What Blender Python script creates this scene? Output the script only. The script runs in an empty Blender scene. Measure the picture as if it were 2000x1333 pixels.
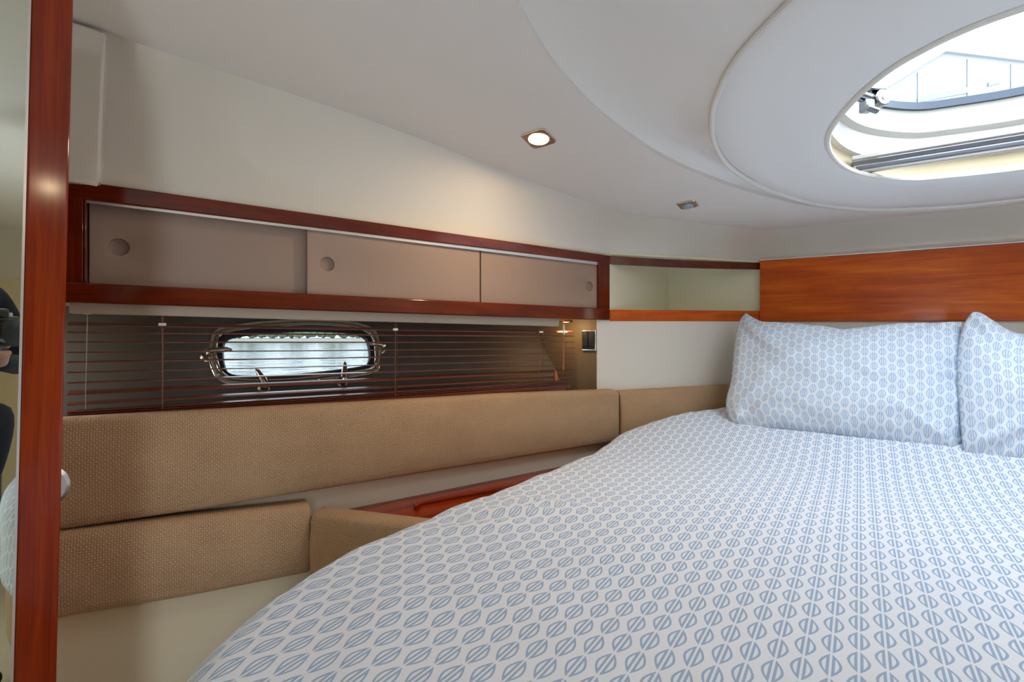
import bpy, bmesh, math, random
from mathutils import Vector, noise
random.seed(4)
PI = math.pi
scene = bpy.context.scene
COL = scene.collection

# ------------------------------------------------------------------ camera, sky, exposure
F, CX, HY = 950.0, 1000.0, 650.0            # focal length, principal column and horizon row on a 2000x1333 frame
cam_d = bpy.data.cameras.new('camera'); cam = bpy.data.objects.new('camera', cam_d); COL.objects.link(cam)
cam_d.sensor_width = 36.0; cam_d.lens = F / 2000 * 36; cam_d.shift_y = -(666.5 - HY) / 2000
cam_d.clip_start = 0.004; cam_d.clip_end = 500
cam.location = (0, 0, 0); cam.rotation_euler = (PI / 2, 0, 0)
scene.camera = cam

world = bpy.data.worlds.new('overcast_sky'); scene.world = world; world.use_nodes = True
bgn = world.node_tree.nodes['Background']
bgn.inputs['Color'].default_value = (0.79, 0.90, 1.0, 1); bgn.inputs['Strength'].default_value = 7.6
vs = scene.view_settings
vs.view_transform = 'Standard'; vs.look = 'None'; vs.gamma = 1.0; vs.use_curve_mapping = False
vs.exposure = 0.40
WARM = (1.0, 0.74, 0.46)
LAMP_W = 2.4

# ------------------------------------------------------------------ materials
MATS = {}
class NT:
    def __init__(s, name):
        s.m = bpy.data.materials.new(name); s.m.use_nodes = True; s.t = s.m.node_tree
        s.b = s.t.nodes['Principled BSDF']; s.out = s.t.nodes['Material Output']; MATS[name] = s.m
    def n(s, typ, **k):
        nd = s.t.nodes.new(typ)
        for a, v in k.items(): setattr(nd, a, v)
        return nd
    def put(s, sock, v):
        if hasattr(v, 'is_linked') or hasattr(v, 'links'): s.t.links.new(v, sock)
        else: sock.default_value = v
    def ma(s, op, a, b=None, c=None):
        nd = s.n('ShaderNodeMath', operation=op); s.put(nd.inputs[0], a)
        if b is not None: s.put(nd.inputs[1], b)
        if c is not None: s.put(nd.inputs[2], c)
        return nd.outputs[0]
    def mix(s, fac, a, b):
        nd = s.n('ShaderNodeMix', data_type='RGBA'); s.put(nd.inputs['Factor'], fac)
        s.put(nd.inputs[6], a); s.put(nd.inputs[7], b); return nd.outputs[2]
    def bump(s, h, strength, dist):
        nd = s.n('ShaderNodeBump'); nd.inputs['Strength'].default_value = strength; nd.inputs['Distance'].default_value = dist
        s.put(nd.inputs['Height'], h); s.t.links.new(nd.outputs[0], s.b.inputs['Normal'])
    def noise(s, vec, scale, detail=3, rough=.5):
        nd = s.n('ShaderNodeTexNoise'); nd.inputs['Scale'].default_value = scale; nd.inputs['Detail'].default_value = detail
        nd.inputs['Roughness'].default_value = rough
        if vec is not None: s.t.links.new(vec, nd.inputs['Vector'])
        return nd.outputs['Fac']
    def base(s, c, rough, metal=0, spec=None, coat=None):
        s.put(s.b.inputs['Base Color'], c if hasattr(c, 'links') else (*c, 1)); s.b.inputs['Roughness'].default_value = rough
        s.b.inputs['Metallic'].default_value = metal
        if spec is not None: s.b.inputs['Specular IOR Level'].default_value = spec
        if coat: s.b.inputs['Coat Weight'].default_value = coat; s.b.inputs['Coat Roughness'].default_value = .06
    def uv(s): return s.n('ShaderNodeTexCoord').outputs['UV']
    def obj(s): return s.n('ShaderNodeTexCoord').outputs['Object']
    def scale(s, vec, sc, rot=(0, 0, 0), loc=(0, 0, 0)):
        nd = s.n('ShaderNodeMapping'); nd.inputs['Scale'].default_value = sc; nd.inputs['Rotation'].default_value = rot
        nd.inputs['Location'].default_value = loc
        s.t.links.new(vec, nd.inputs['Vector']); return nd.outputs[0]

def plain(name, c, rough=.5, metal=0, spec=None, coat=None, grain=0, gscale=300, vary=0):
    k = NT(name); k.base(c, rough, metal, spec, coat)
    if vary:
        f = k.noise(k.obj(), 6, 4); d = tuple(x * (1 - vary) for x in c)
        k.put(k.b.inputs['Base Color'], k.mix(f, (*d, 1), (*c, 1)))
    if grain: k.bump(k.noise(k.obj(), gscale, 2), grain, .001)
    return k.m

plain('gelcoat', (.78, .73, .645), .10, coat=.6, grain=.03, gscale=8, vary=.03)
plain('headliner', (.91, .88, .845), .5, grain=.12, gscale=900, vary=.03)
plain('dish', (.90, .875, .84), .2, coat=.25, vary=.02)
plain('padded', (.92, .92, .91), .6, grain=.15, gscale=700)
plain('piping', (.85, .83, .78), .5)
plain('white_wall', (.80, .755, .67), .5, grain=.1, gscale=500, vary=.03)
plain('cream_liner', (.76, .665, .47), .5, grain=.1, gscale=400, vary=.04)
plain('niche', (.86, .84, .63), .5, vary=.04)
plain('beige_ledge', (.70, .60, .46), .5, vary=.05)
plain('door_taupe', (.37, .262, .208), .45, grain=.06, gscale=600, vary=.03)
plain('pull_taupe', (.31, .22, .175), .5)
plain('vinyl_grey', (.135, .115, .10), .6, vary=.1)
plain('end_tan', (.20, .145, .085), .5, vary=.05)
plain('valance', (.50, .40, .31), .5, vary=.03)
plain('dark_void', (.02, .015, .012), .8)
plain('chrome', (.82, .80, .78), .12, metal=1)
plain('bronze_steel', (.62, .52, .43), .25, metal=1)
plain('dark_chrome', (.24, .25, .27), .2, metal=1)
plain('port_flange', (.40, .345, .26), .25, coat=.4)
plain('satin_nickel', (.62, .54, .46), .28, metal=1)
plain('aluminium', (.75, .75, .76), .3, metal=1)
plain('black_rubber', (.015, .017, .02), .5)
plain('black_plastic', (.012, .012, .013), .35, grain=.2, gscale=900)
plain('gasket_blue', (.04, .055, .085), .4)
plain('track_grey', (.22, .23, .27), .35, vary=.1)
plain('cloth_trim', (.50, .41, .27), .7)
plain('coaming', (.50, .485, .44), .35, coat=.2)
plain('carpet', (.34, .28, .19), .9, grain=.6, gscale=500, vary=.15)
plain('cord_brown', (.20, .07, .04), .6)
plain('cord_white', (.7, .66, .6), .6)
plain('clear_plastic', (.75, .72, .7), .2)
plain('lens_off', (.34, .40, .47), .15, coat=.5)
plain('navy', (.012, .018, .035), .85, vary=.2)
plain('denim', (.03, .035, .05), .9, vary=.2)
plain('skin', (.62, .36, .26), .5, vary=.08)
plain('hair', (.05, .03, .02), .6)
plain('leather', (.03, .02, .015), .5)
plain('cladding', (.135, .139, .143), .6, vary=.03)
plain('roofing', (.108, .115, .124), .5)
plain('far_glass', (.09, .105, .12), .2)
plain('foliage', (.30, .38, .24), .8, vary=.5)
plain('bark', (.14, .10, .07), .9)
plain('bank_earth', (.40, .38, .33), .9, vary=.3)
k = NT('mirror'); k.base((.72, .74, .64), .01, metal=1)
k = NT('lens_glow'); k.base((1, .9, .7), .4); k.b.inputs['Emission Color'].default_value = (1, .68, .34, 1); k.b.inputs['Emission Strength'].default_value = 7
k = NT('glow_amber'); k.base((1, .8, .4), .4); k.b.inputs['Emission Color'].default_value = (1, .62, .22, 1); k.b.inputs['Emission Strength'].default_value = 12

def wood(name, c1, c2, c3, sc, rough=.12, coat=.6, spec=.5):
    k = NT(name); uv = k.uv()
    warp = k.noise(k.scale(uv, (sc[0] * .35, sc[1] * .35, 1)), 1.0, 3)
    comb = k.n('ShaderNodeVectorMath', operation='ADD'); k.t.links.new(k.scale(uv, (sc[0], sc[1], 1)), comb.inputs[0])
    cx = k.n('ShaderNodeCombineXYZ'); k.put(cx.inputs[1], k.ma('MULTIPLY', warp, 4.5)); k.t.links.new(cx.outputs[0], comb.inputs[1])
    n1 = k.noise(comb.outputs[0], 1.0, 6, .62)
    fine = k.noise(k.scale(uv, (sc[0] * 2, sc[1] * 9, 1)), 1.0, 3)
    r = k.n('ShaderNodeValToRGB'); k.put(r.inputs[0], k.ma('ADD', k.ma('MULTIPLY', n1, .8), k.ma('MULTIPLY', fine, .2)))
    e = r.color_ramp.elements; e[0].position = .30; e[0].color = (*c1, 1); e[1].position = .68; e[1].color = (*c3, 1)
    x = e.new(.48); x.color = (*c2, 1)
    k.base(r.outputs[0], rough, coat=coat, spec=spec)
    return k.m
wood('cherry_dark', (.065, .007, .002), (.12, .013, .003), (.20, .026, .004), (3, 26), .10, .1, .4)
wood('cherry_panel', (.29, .034, .002), (.58, .090, .004), (.86, .195, .010), (1.8, 15), .28, .08, .3)
wood('cherry_post', (.13, .010, .001), (.24, .021, .002), (.38, .046, .003), (2.2, 40), .11, .0, .45)
wood('blind_wood', (.10, .025, .012), (.16, .04, .02), (.22, .06, .03), (3, 60), .3, .2)
wood('wand_wood', (.30, .09, .03), (.36, .12, .04), (.42, .15, .05), (3, 60), .3, .2)

def weave(name, lo, mid, hi, pitch=.0095):
    k = NT(name); uv = k.uv(); sp = k.n('ShaderNodeSeparateXYZ'); k.t.links.new(uv, sp.inputs[0])
    wob = k.ma('MULTIPLY', k.ma('SUBTRACT', k.noise(k.scale(uv, (45, 45, 1)), 1, 2), .5), 1.6)
    a = k.ma('ADD', k.ma('MULTIPLY', sp.outputs[0], 2 * PI / pitch), wob); b = k.ma('ADD', k.ma('MULTIPLY', sp.outputs[1], 2 * PI / pitch), wob)
    w1 = k.ma('MULTIPLY', k.ma('SINE', a), k.ma('SINE', b))
    w2 = k.ma('MULTIPLY', k.ma('ABSOLUTE', k.ma('SINE', a)), k.ma('ABSOLUTE', k.ma('SINE', b)))
    h = k.ma('ADD', k.ma('MULTIPLY', w1, .20), k.ma('MULTIPLY', w2, .52))
    nz = k.noise(k.scale(uv, (330, 330, 1)), 1, 2)
    big = k.noise(k.scale(uv, (7, 14, 1)), 1, 3)
    h2 = k.ma('ADD', k.ma('ADD', h, k.ma('MULTIPLY', nz, .55)), k.ma('MULTIPLY', big, .30))
    r = k.n('ShaderNodeValToRGB'); k.put(r.inputs[0], h2); e = r.color_ramp.elements
    e[0].position = .1; e[0].color = (*lo, 1); e[1].position = .95; e[1].color = (*hi, 1); x = e.new(.42); x.color = (*mid, 1)
    k.base(r.outputs[0], .95, spec=.1); k.bump(h2, .8, .003)
    return k.m
weave('tweed', (.115, .058, .026), (.40, .245, .138), (.64, .44, .275))

def leaf_print(name, white, blue, a, b, rot=0, crease=.25, csc=14):
    k = NT(name); uv = k.scale(k.uv(), (1, 1, 1), (0, 0, rot)); sp = k.n('ShaderNodeSeparateXYZ'); k.t.links.new(uv, sp.inputs[0])
    X = k.ma('DIVIDE', sp.outputs[0], a); Y = k.ma('DIVIDE', sp.outputs[1], b)
    i = k.ma('FLOOR', k.ma('ADD', X, .5)); x = k.ma('ABSOLUTE', k.ma('SUBTRACT', X, i))
    off = k.ma('MULTIPLY', k.ma('FLOORED_MODULO', i, 2.0), .5)
    y = k.ma('SUBTRACT', k.ma('FRACT', k.ma('ADD', Y, off)), .5)
    w = k.ma('MULTIPLY', k.ma('SUBTRACT', 1.0, k.ma('POWER', k.ma('ABSOLUTE', k.ma('MULTIPLY', y, 2.0)), 1.75)), .43)
    inside = k.ma('LESS_THAN', x, w)
    rim = k.ma('GREATER_THAN', x, k.ma('SUBTRACT', w, .11))
    core = k.ma('LESS_THAN', x, .165)
    gap = k.ma('GREATER_THAN', x, .05)
    ink = k.ma('MULTIPLY', k.ma('MULTIPLY', inside, gap), k.ma('MAXIMUM', rim, core))
    nz = k.noise(k.scale(k.uv(), (900, 900, 1)), 1, 2)
    ink = k.ma('MULTIPLY', ink, k.ma('ADD', .72, k.ma('MULTIPLY', nz, .4)))
    k.base(k.mix(ink, (*white, 1), (*blue, 1)), .85, spec=.15)
    k.b.inputs['Sheen Weight'].default_value = .1
    wr = k.noise(k.scale(k.uv(), (csc, csc, 1)), 1, 4); k.bump(k.ma('ADD', wr, k.ma('MULTIPLY', nz, .03)), crease, .01)
    return k.m
WHITE_C, BLUE_C = (.77, .80, .865), (.30, .42, .60)
leaf_print('duvet_print', WHITE_C, BLUE_C, .0285, .051, math.radians(1.5))
leaf_print('pillow_print', (.74, .79, .86), (.37, .50, .68), .0243, .047, 0, .75, 11)

def clear_glass(name, tint, gl=.08):
    k = NT(name); k.t.nodes.remove(k.b)
    tr = k.n('ShaderNodeBsdfTransparent'); tr.inputs[0].default_value = (*tint, 1)
    g = k.n('ShaderNodeBsdfGlossy'); g.inputs['Roughness'].default_value = .02
    fr = k.n('ShaderNodeLayerWeight'); fac = k.ma('ADD', .03, k.ma('MULTIPLY', k.ma('POWER', fr.outputs['Facing'], 4.0), .6))
    mx = k.n('ShaderNodeMixShader'); k.t.links.new(fac, mx.inputs[0]); k.t.links.new(tr.outputs[0], mx.inputs[1]); k.t.links.new(g.outputs[0], mx.inputs[2])
    k.t.links.new(mx.outputs[0], k.out.inputs[0])
clear_glass('hatch_glass', (.93, .95, .97)); clear_glass('port_glass', (.22, .235, .24))
k = NT('water'); k.base((.16, .18, .18), .12); k.bump(k.noise(k.scale(k.obj(), (1.2, 1.2, 1)), 1.0, 4), .6, .25)

# ------------------------------------------------------------------ mesh helpers
def link(name, me, mat, parent=None, smooth=35, bevel=0, seg=2, sub=0):
    o = bpy.data.objects.new(name, me); COL.objects.link(o)
    if mat: me.materials.append(MATS[mat])
    if smooth:
        me.shade_smooth(); me.set_sharp_from_angle(angle=math.radians(smooth))
    if bevel:
        bv = o.modifiers.new('bevel', 'BEVEL'); bv.width = bevel; bv.segments = seg; bv.limit_method = 'ANGLE'; bv.angle_limit = math.radians(40); bv.harden_normals = False
    if sub:
        sm = o.modifiers.new('sub', 'SUBSURF'); sm.levels = sub; sm.render_levels = sub
    if parent: o.parent = parent
    return o
def from_bm(name, bm, mat, parent=None, **k):
    bmesh.ops.recalc_face_normals(bm, faces=bm.faces)
    me = bpy.data.meshes.new(name); bm.to_mesh(me); bm.free(); return link(name, me, mat, parent, **k)
def thing(name, label, cat, group=None, loc=(0, 0, 0)):
    o = bpy.data.objects.new(name, None); COL.objects.link(o); o.empty_display_size = .05; o.location = loc
    return tag(o, label, cat, group)
def tag(o, label, cat, group=None):
    o['label'] = label; o['category'] = cat
    if group: o['group'] = group
    return o
def struct(o, label=None, cat=None):
    o['kind'] = 'structure'
    if label: o['label'] = label
    if cat: o['category'] = cat
    return o
def sroot(name, label=None, cat=None):
    o = bpy.data.objects.new(name, None); COL.objects.link(o); o.empty_display_size = .05
    return struct(o, label, cat)

def sweep(name, stations, mat, parent=None, caps=True, closed=True, loop=False, uvflip=False, bm=None, **k):
    """loft equal-length profiles; uv in metres (along, around)"""
    own = bm is None
    if own: bm = bmesh.new()
    uvl = bm.loops.layers.uv.verify()
    V = [[bm.verts.new(p) for p in st] for st in stations]; n = len(stations[0]); ns = len(stations)
    al = [0.0]
    for i in range(1, ns + (1 if loop else 0)):
        al.append(al[-1] + (Vector(stations[i % ns][0]) - Vector(stations[i - 1][0])).length)
    ar = [0.0]
    for j in range(1, n + 1): ar.append(ar[-1] + (Vector(stations[0][j % n]) - Vector(stations[0][j - 1])).length)
    for i in range(ns if loop else ns - 1):
        i2 = (i + 1) % ns
        for j in range(n if closed else n - 1):
            j2 = (j + 1) % n
            vs_ = (V[i][j], V[i2][j], V[i2][j2], V[i][j2])
            try: f = bm.faces.new(vs_)
            except ValueError: continue
            uu = ((al[i], ar[j]), (al[i + 1], ar[j]), (al[i + 1], ar[j + 1]), (al[i], ar[j + 1]))
            for lp, q in zip(f.loops, uu): lp[uvl].uv = (q[1], q[0]) if uvflip else q
    if caps and closed and not loop:
        for st, s in ((V[0], 1), (V[-1], -1)):
            f = bm.faces.new(st[::s]); o0 = Vector(st[0].co); ax = (Vector(st[1].co) - o0)
            ax = ax.normalized() if ax.length else Vector((1, 0, 0))
            for lp in f.loops:
                d = Vector(lp.vert.co) - o0; h = d.dot(ax); w = math.sqrt(max(0, d.length_squared - h * h)); lp[uvl].uv = (w, h)
    if own: return from_bm(name, bm, mat, parent, **k)
    return bm
def ribbon(name, tops, bots, back, mat, parent=None, **k):
    """solid band: front edge curves tops/bots and a back offset vector (or list of vectors)"""
    if not isinstance(back, list): back = [Vector(back)] * len(tops)
    st = [[b, t, Vector(t) + d, Vector(b) + d] for t, b, d in zip(tops, bots, back)]
    return sweep(name, st, mat, parent, **k)
def tube(name, pts, r, mat, parent=None, seg=8, bm=None, loop=False, **k):
    pts = [Vector(p) for p in pts]; st = []; n = len(pts)
    for i, p in enumerate(pts):
        if loop: d = pts[(i + 1) % n] - pts[i - 1]
        else: d = pts[min(i + 1, n - 1)] - pts[max(i - 1, 0)]
        d.normalize(); up = Vector((0, 0, 1)) if abs(d.z) < .95 else Vector((1, 0, 0))
        a = d.cross(up).normalized(); b = a.cross(d).normalized(); rr = r[i] if isinstance(r, (list, tuple)) else r
        st.append([p + (a * math.cos(2 * PI * j / seg) + b * math.sin(2 * PI * j / seg)) * rr for j in range(seg)])
    return sweep(name, st, mat, parent, bm=bm, loop=loop, **k)
def box(name, c, sz, mat, parent=None, ax=None, bm=None, **k):
    c = Vector(c); ax = ax or (Vector((1, 0, 0)), Vector((0, 1, 0)), Vector((0, 0, 1)))
    X, Y, Z = (Vector(a) * s / 2 for a, s in zip(ax, sz))
    st = [[c + X * i - Y - Z, c + X * i + Y - Z, c + X * i + Y + Z, c + X * i - Y + Z] for i in (-1, 1)]
    return sweep(name, st, mat, parent, bm=bm, **k)
def disc_stack(name, c, n, prof, mat, parent=None, seg=28, bm=None, **k):
    """lathe about axis n at c: prof = [(radius, height)]"""
    c = Vector(c); n = Vector(n).normalized(); up = Vector((0, 0, 1)) if abs(n.z) < .9 else Vector((1, 0, 0))
    a = n.cross(up).normalized(); b = n.cross(a).normalized()
    st = [[c + n * h + (a * math.cos(2 * PI * j / seg) + b * math.sin(2 * PI * j / seg)) * max(r, 1e-5) for j in range(seg)] for r, h in prof]
    return sweep(name, st, mat, parent, bm=bm, **k)
def cr(pts, n, loop=False):
    """Catmull-Rom resample by equal parameter along length"""
    P = [Vector(p) for p in pts]; m = len(P)
    g = (lambda i: P[i % m]) if loop else (lambda i: P[max(0, min(m - 1, i))])
    segs = m if loop else m - 1; fine = []
    for i in range(segs):
        p0, p1, p2, p3 = g(i - 1), g(i), g(i + 1), g(i + 2)
        for q in range(12):
            t = q / 12; fine.append(.5 * ((2 * p1) + (p2 - p0) * t + (2 * p0 - 5 * p1 + 4 * p2 - p3) * t * t + (3 * p1 - p0 - 3 * p2 + p3) * t ** 3))
    fine.append(g(0) if loop else P[-1])
    L = [0]
    for i in range(1, len(fine)): L.append(L[-1] + (fine[i] - fine[i - 1]).length)
    out = []; j = 0; cnt = n if loop else n - 1
    for q in range(n):
        s = L[-1] * q / cnt
        while j < len(L) - 2 and L[j + 1] < s: j += 1
        d = L[j + 1] - L[j]; out.append(fine[j].lerp(fine[j + 1], (s - L[j]) / d if d else 0))
    return out
def lerp_tab(tab, x):
    if x <= tab[0][0]: return tab[0][1]
    for (a, p), (b, q) in zip(tab, tab[1:]):
        if x <= b: return p + (q - p) * (x - a) / (b - a)
    return tab[-1][1]
def smooth(a, b, x):
    t = max(0, min(1, (x - a) / (b - a))); return t * t * (3 - 2 * t)

# ------------------------------------------------------------------ plan of the cabin (camera stands at the origin, boat axis 34 degrees to the right)
U = Vector((.829, -.559, 0)); A = Vector((.559, .829, 0)); ZZ = Vector((0, 0, 1))
def B(u, v, z=0): return U * u + A * v + ZZ * z
def uv_of(p): return p.x * U.x + p.y * U.y, p.x * A.x + p.y * A.y
def ray(px, py): return Vector(((px - CX) / F, 1, (HY - py) / F))
def on(px, py, n, c):                    # survey point: where the sight line meets the plane n.p = c
    r = ray(px, py); return r * (c / n.dot(r))
M = Vector((.56, -.828, 0)); MC = -1.441          # port side face
E = Vector((.828, .56, 0))                        # along the port side, going forward
CH = Vector((.316, -.949, 0)); CC = -1.783        # corner face
VH = 2.52                                         # forward bulkhead at this distance along the axis
def W(px, py, off=0): return on(px, py, M, MC + off)
def CHP(px, py, off=0): return on(px, py, CH, CC + off)
def HB(px, py, off=0): return on(px, py, A, VH - off)
def ZP(px, py, z): r = ray(px, py); return r * (z / r.z)
UC = .42                                          # centre line
FLOOR = -1.25
K1 = Vector((.402, 2.012, 0)); K2 = Vector((1.152, 2.262, 0)); R0 = Vector((.345, 1.974, 0))
VB = -.85                                         # aft bulkhead

# ------------------------------------------------------------------ ceiling surface
fold_px = [(-120, -50), (60, 12), (205, 62), (300, 94), (460, 146), (640, 205), (780, 254), (900, 302), (1020, 349), (1100, 378)]
FOLD = [W(x, y, .10) for x, y in fold_px]
GV = sorted((uv_of(p)[1], p.z) for p in FOLD) + [(1.75, .474), (2.1, .458), (2.46, .452)]
GV = [(-1.2, GV[0][1] + .03)] + GV
FU = sorted((uv_of(p)[1], uv_of(p)[0]) for p in FOLD)
FU = [(-1.2, FU[0][1] - .404 * (FU[0][0] + 1.2))] + FU + [(2.46, -.25)]
def g_s(v): return sum(lerp_tab(GV, v + d) for d in (-.16, -.08, 0, .08, .16)) / 5
def CEIL(u, v):
    hw = UC - lerp_tab(FU, v); d = min(1, abs(u - UC) / hw)
    return g_s(v) + .045 * (1 - d * d) * (1 - smooth(1.5, 2.35, v))
def CP(px, py, dz=0):
    r = ray(px, py); z = .5
    for _ in range(30):
        p = r * (z / r.z); z = .5 * z + .5 * (CEIL(*uv_of(p)) + dz)
    return r * (z / r.z)
OC = (UC, 1.52)
NA = 288
def polar_ring(uvpts, mirror=True):
    P = list(uvpts)
    if mirror: P += [(2 * UC - u, v) for u, v in P if u < UC - .02]
    T = sorted((math.atan2(v - OC[1], u - OC[0]), math.hypot(u - OC[0], v - OC[1])) for u, v in P)
    loop = [(OC[0] + r * math.cos(a), OC[1] + r * math.sin(a), 0) for a, r in T]
    fine = cr(loop, 1200, True); F2 = sorted((math.atan2(p.y - OC[1], p.x - OC[0]), math.hypot(p.x - OC[0], p.y - OC[1])) for p in fine)
    F2 = [(F2[-1][0] - 2 * PI, F2[-1][1])] + F2 + [(F2[0][0] + 2 * PI, F2[0][1])]
    return [lerp_tab(F2, -PI + 2 * PI * i / NA) for i in range(NA)]
ANG = [-PI + 2 * PI * i / NA for i in range(NA)]
def ring_uv(R, k=1.0, add=0.0): return [(OC[0] + (r * k + add) * math.cos(a), OC[1] + (r * k + add) * math.sin(a)) for a, r in zip(ANG, R)]
def pix_uv(lst): return [uv_of(CP(x, y)) for x, y in lst]
R_H = polar_ring(pix_uv([(1990, 17), (1900, 50), (1820, 87), (1740, 133), (1680, 182), (1640, 226), (1618, 262), (1621, 295), (1650, 325), (1700, 342), (1780, 349), (1860, 343)]) + [(.34, 1.236), (UC, 1.233), (UC, 2.0)])
R_2 = polar_ring(pix_uv([(1545, 0), (1490, 55), (1440, 112), (1408, 168), (1391, 225), (1398, 285), (1435, 332), (1510, 372), (1600, 397), (1700, 407), (1850, 402), (1960, 391)]) + [(-.01, .975), (.11, .905), (.26, .86), (UC, .845)])
R_1 = polar_ring(pix_uv([(1008, 0), (1050, 80), (1100, 150), (1180, 230), (1300, 312), (1420, 362), (1530, 393), (1620, 409), (1720, 417), (1850, 411), (1960, 400)]) + [(-.44, .50), (-.28, .28), (.05, .10), (UC, .05)])
def line_hit(a, segs):
    dx, dy = math.cos(a), math.sin(a); best = 9
    for (x1, y1), (x2, y2) in segs:
        ex, ey = x2 - x1, y2 - y1; den = dx * ey - dy * ex
        if abs(den) < 1e-9: continue
        t = ((x1 - OC[0]) * ey - (y1 - OC[1]) * ex) / den; s = ((x1 - OC[0]) * dy - (y1 - OC[1]) * dx) / den
        if t > 0 and -1e-6 <= s <= 1 + 1e-6: best = min(best, t)
    return best
def poly_ring(off):
    """plan of the side walls moved inward by off"""
    m_, c_ = M, MC + off
    def pl(u): return uv_of(u)
    def isect(n1, c1, n2, c2):
        d = n1.x * n2.y - n1.y * n2.x; return Vector(((c1 * n2.y - c2 * n1.y) / d, (n1.x * c2 - n2.x * c1) / d, 0))
    a = uv_of(isect(M, MC + off, A, VB)); b = uv_of(isect(M, MC + off, CH, CC + off)); c = uv_of(isect(CH, CC + off, A, VH - off))
    half = [a, b, c]; full = half + [(2 * UC - u, v) for u, v in half[::-1]]
    return full
def ring_from_poly(full, soft=0):
    segs = list(zip(full, full[1:] + full[:1])); R = [line_hit(a, segs) for a in ANG]
    for _ in range(soft): R = [(R[i - 1] + 2 * R[i] + R[(i + 1) % NA]) / 4 for i in range(NA)]
    return R
PF = poly_ring(.10); PF = [(u, min(v, 2.46)) for u, v in PF]
R_F = ring_from_poly(PF, 6)
R_W = ring_from_poly(poly_ring(-.012), 1)

# height of the top of the wooden rails all the way round
def rail_top_px(px): return 358 + (px - 190) * (499 - 358) / (1188 - 190)
RT0, RT1 = W(150, rail_top_px(150)), W(1190, rail_top_px(1190))
def ztop(u, v):
    if v < 1.893: 
        va, vb = uv_of(RT0)[1], uv_of(RT1)[1]
        return RT0.z + (RT1.z - RT0.z) * (v - va) / (vb - va)
    return lerp_tab([(1.893, RT1.z), (2.52, HB(1484, 511).z)], v)

def ring3(uvs, zf): return [B(u, v, zf(u, v)) for u, v in uvs]
def loft(name, rings, mat, **k): return sweep(name, rings, mat, loop=False, closed=True, caps=False, **k)
uF = ring_uv(R_F); u1 = ring_uv(R_1); u2 = ring_uv(R_2); uH = ring_uv(R_H)
def between(Ra, Rb, t): return [(OC[0] + (a * (1 - t) + b * t) * math.cos(w), OC[1] + (a * (1 - t) + b * t) * math.sin(w)) for a, b, w in zip(Ra, Rb, ANG)]
ceil = loft('ceiling', [ring3(between(R_F, R_1, t / 10), CEIL) for t in range(11)] + [ring3(between(R_1, R_2, .003), lambda u, v: CEIL(u, v) + .012), ring3(between(R_1, R_2, .006), lambda u, v: CEIL(u, v) + .06)], 'headliner', smooth=50); struct(ceil)
# glossy moulded cove between headliner and wall
def cove(t):
    r = []
    for a, f, w in zip(ANG, R_F, R_W):
        rr = f + (w - f) * (1 - (1 - t) ** 1.6); u, v = OC[0] + rr * math.cos(a), OC[1] + rr * math.sin(a)
        uf, vf = OC[0] + f * math.cos(a), OC[1] + f * math.sin(a); uw, vw = OC[0] + w * math.cos(a), OC[1] + w * math.sin(a)
        zf = CEIL(uf, vf); zw = ztop(uw, vw) - .004
        r.append(B(u, v, zf + (zw - zf) * t))
    return r
struct(loft('trim_1', [cove(t / 9) for t in range(10)], 'gelcoat', smooth=50))
# moulded dish and padded oval panel round the hatch
def dish(t): return ring3(between(R_1, R_2, t), lambda u, v: CEIL(u, v) + .012 + .030 * math.sin(PI * min(1, t * 1.02)) ** .8 - .010 * t)
struct(loft('trim_2', [dish(.0 + t / 12) for t in range(13)], 'dish', smooth=60))
def pan(t): return ring3(between(R_2, R_H, t), lambda u, v: CEIL(u, v) + (-.004 if .02 < t < .98 else 0.003))
struct(loft('trim_3', [pan(t) for t in (0, .02, .05, .2, .4, .6, .8, .95, 1)], 'padded', smooth=60))
struct(tube('trim_4', ring3(u2, lambda u, v: CEIL(u, v) - .003), .0075, 'piping', loop=True))

# ------------------------------------------------------------------ hatch: window_2
hat = sroot('window_2', 'oval deck hatch with glazed lid above the bed', 'hatch')
def well(k, h): return ring3(ring_uv(R_H, k), lambda u, v: CEIL(u, v) + h)
tube('rim_bead', well(1.0, -.002), .007, 'piping', hat, loop=True)
loft('well_lining', [well(.99, 0), well(1.03, .018), well(1.035, .045), well(1.03, .055)], 'cloth_trim', parent=hat)
loft('coaming', [well(1.03, .055), well(1.0, .058), well(1.0, .10), well(1.0, .125), well(.965, .135), well(.965, .19), well(.955, .205)], 'coaming', parent=hat, smooth=40)
loft('gasket', [well(.962, .200), well(.94, .200), well(.94, .222), well(.985, .224)], 'gasket_blue', parent=hat)
bm = bmesh.new(); gl = well(.985, .224); bm.faces.new([bm.verts.new(p) for p in gl]); g2 = from_bm('glass_pane', bm, 'hatch_glass', hat)
loft('deck_rim', [well(.985, .232), well(1.08, .235)] + [ring3([(OC[0] + (h * 1.08 * (1 - t) + w * 1.18 * t) * math.cos(a), OC[1] + (h * 1.08 * (1 - t) + w * 1.18 * t) * math.sin(a)) for h, w, a in zip(R_H, R_W, ANG)], lambda u, v: max(.5, CEIL(u, v)) + .235 - .2 * max(0, t - .8) * 5) for t in (.3, .6, .8, 1)], 'coaming', parent=hat)
# screen cassette: two grey rails crossing the fore side of the well
for i, (dv, h, w, mt) in enumerate(((1.868, .012, .012, 'track_grey'), (1.892, .010, .016, 'coaming'), (1.845, .018, .012, 'track_grey'), (1.825, .026, .02, 'coaming'))):
    uu = [-.02 + .9 * q / 10 for q in range(11)]
    box('screen_rail', B(UC, dv, CEIL(UC, dv) + h + .006), (.78, w, .012), mt, hat, ax=(U, A, ZZ), bevel=.002)
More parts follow.
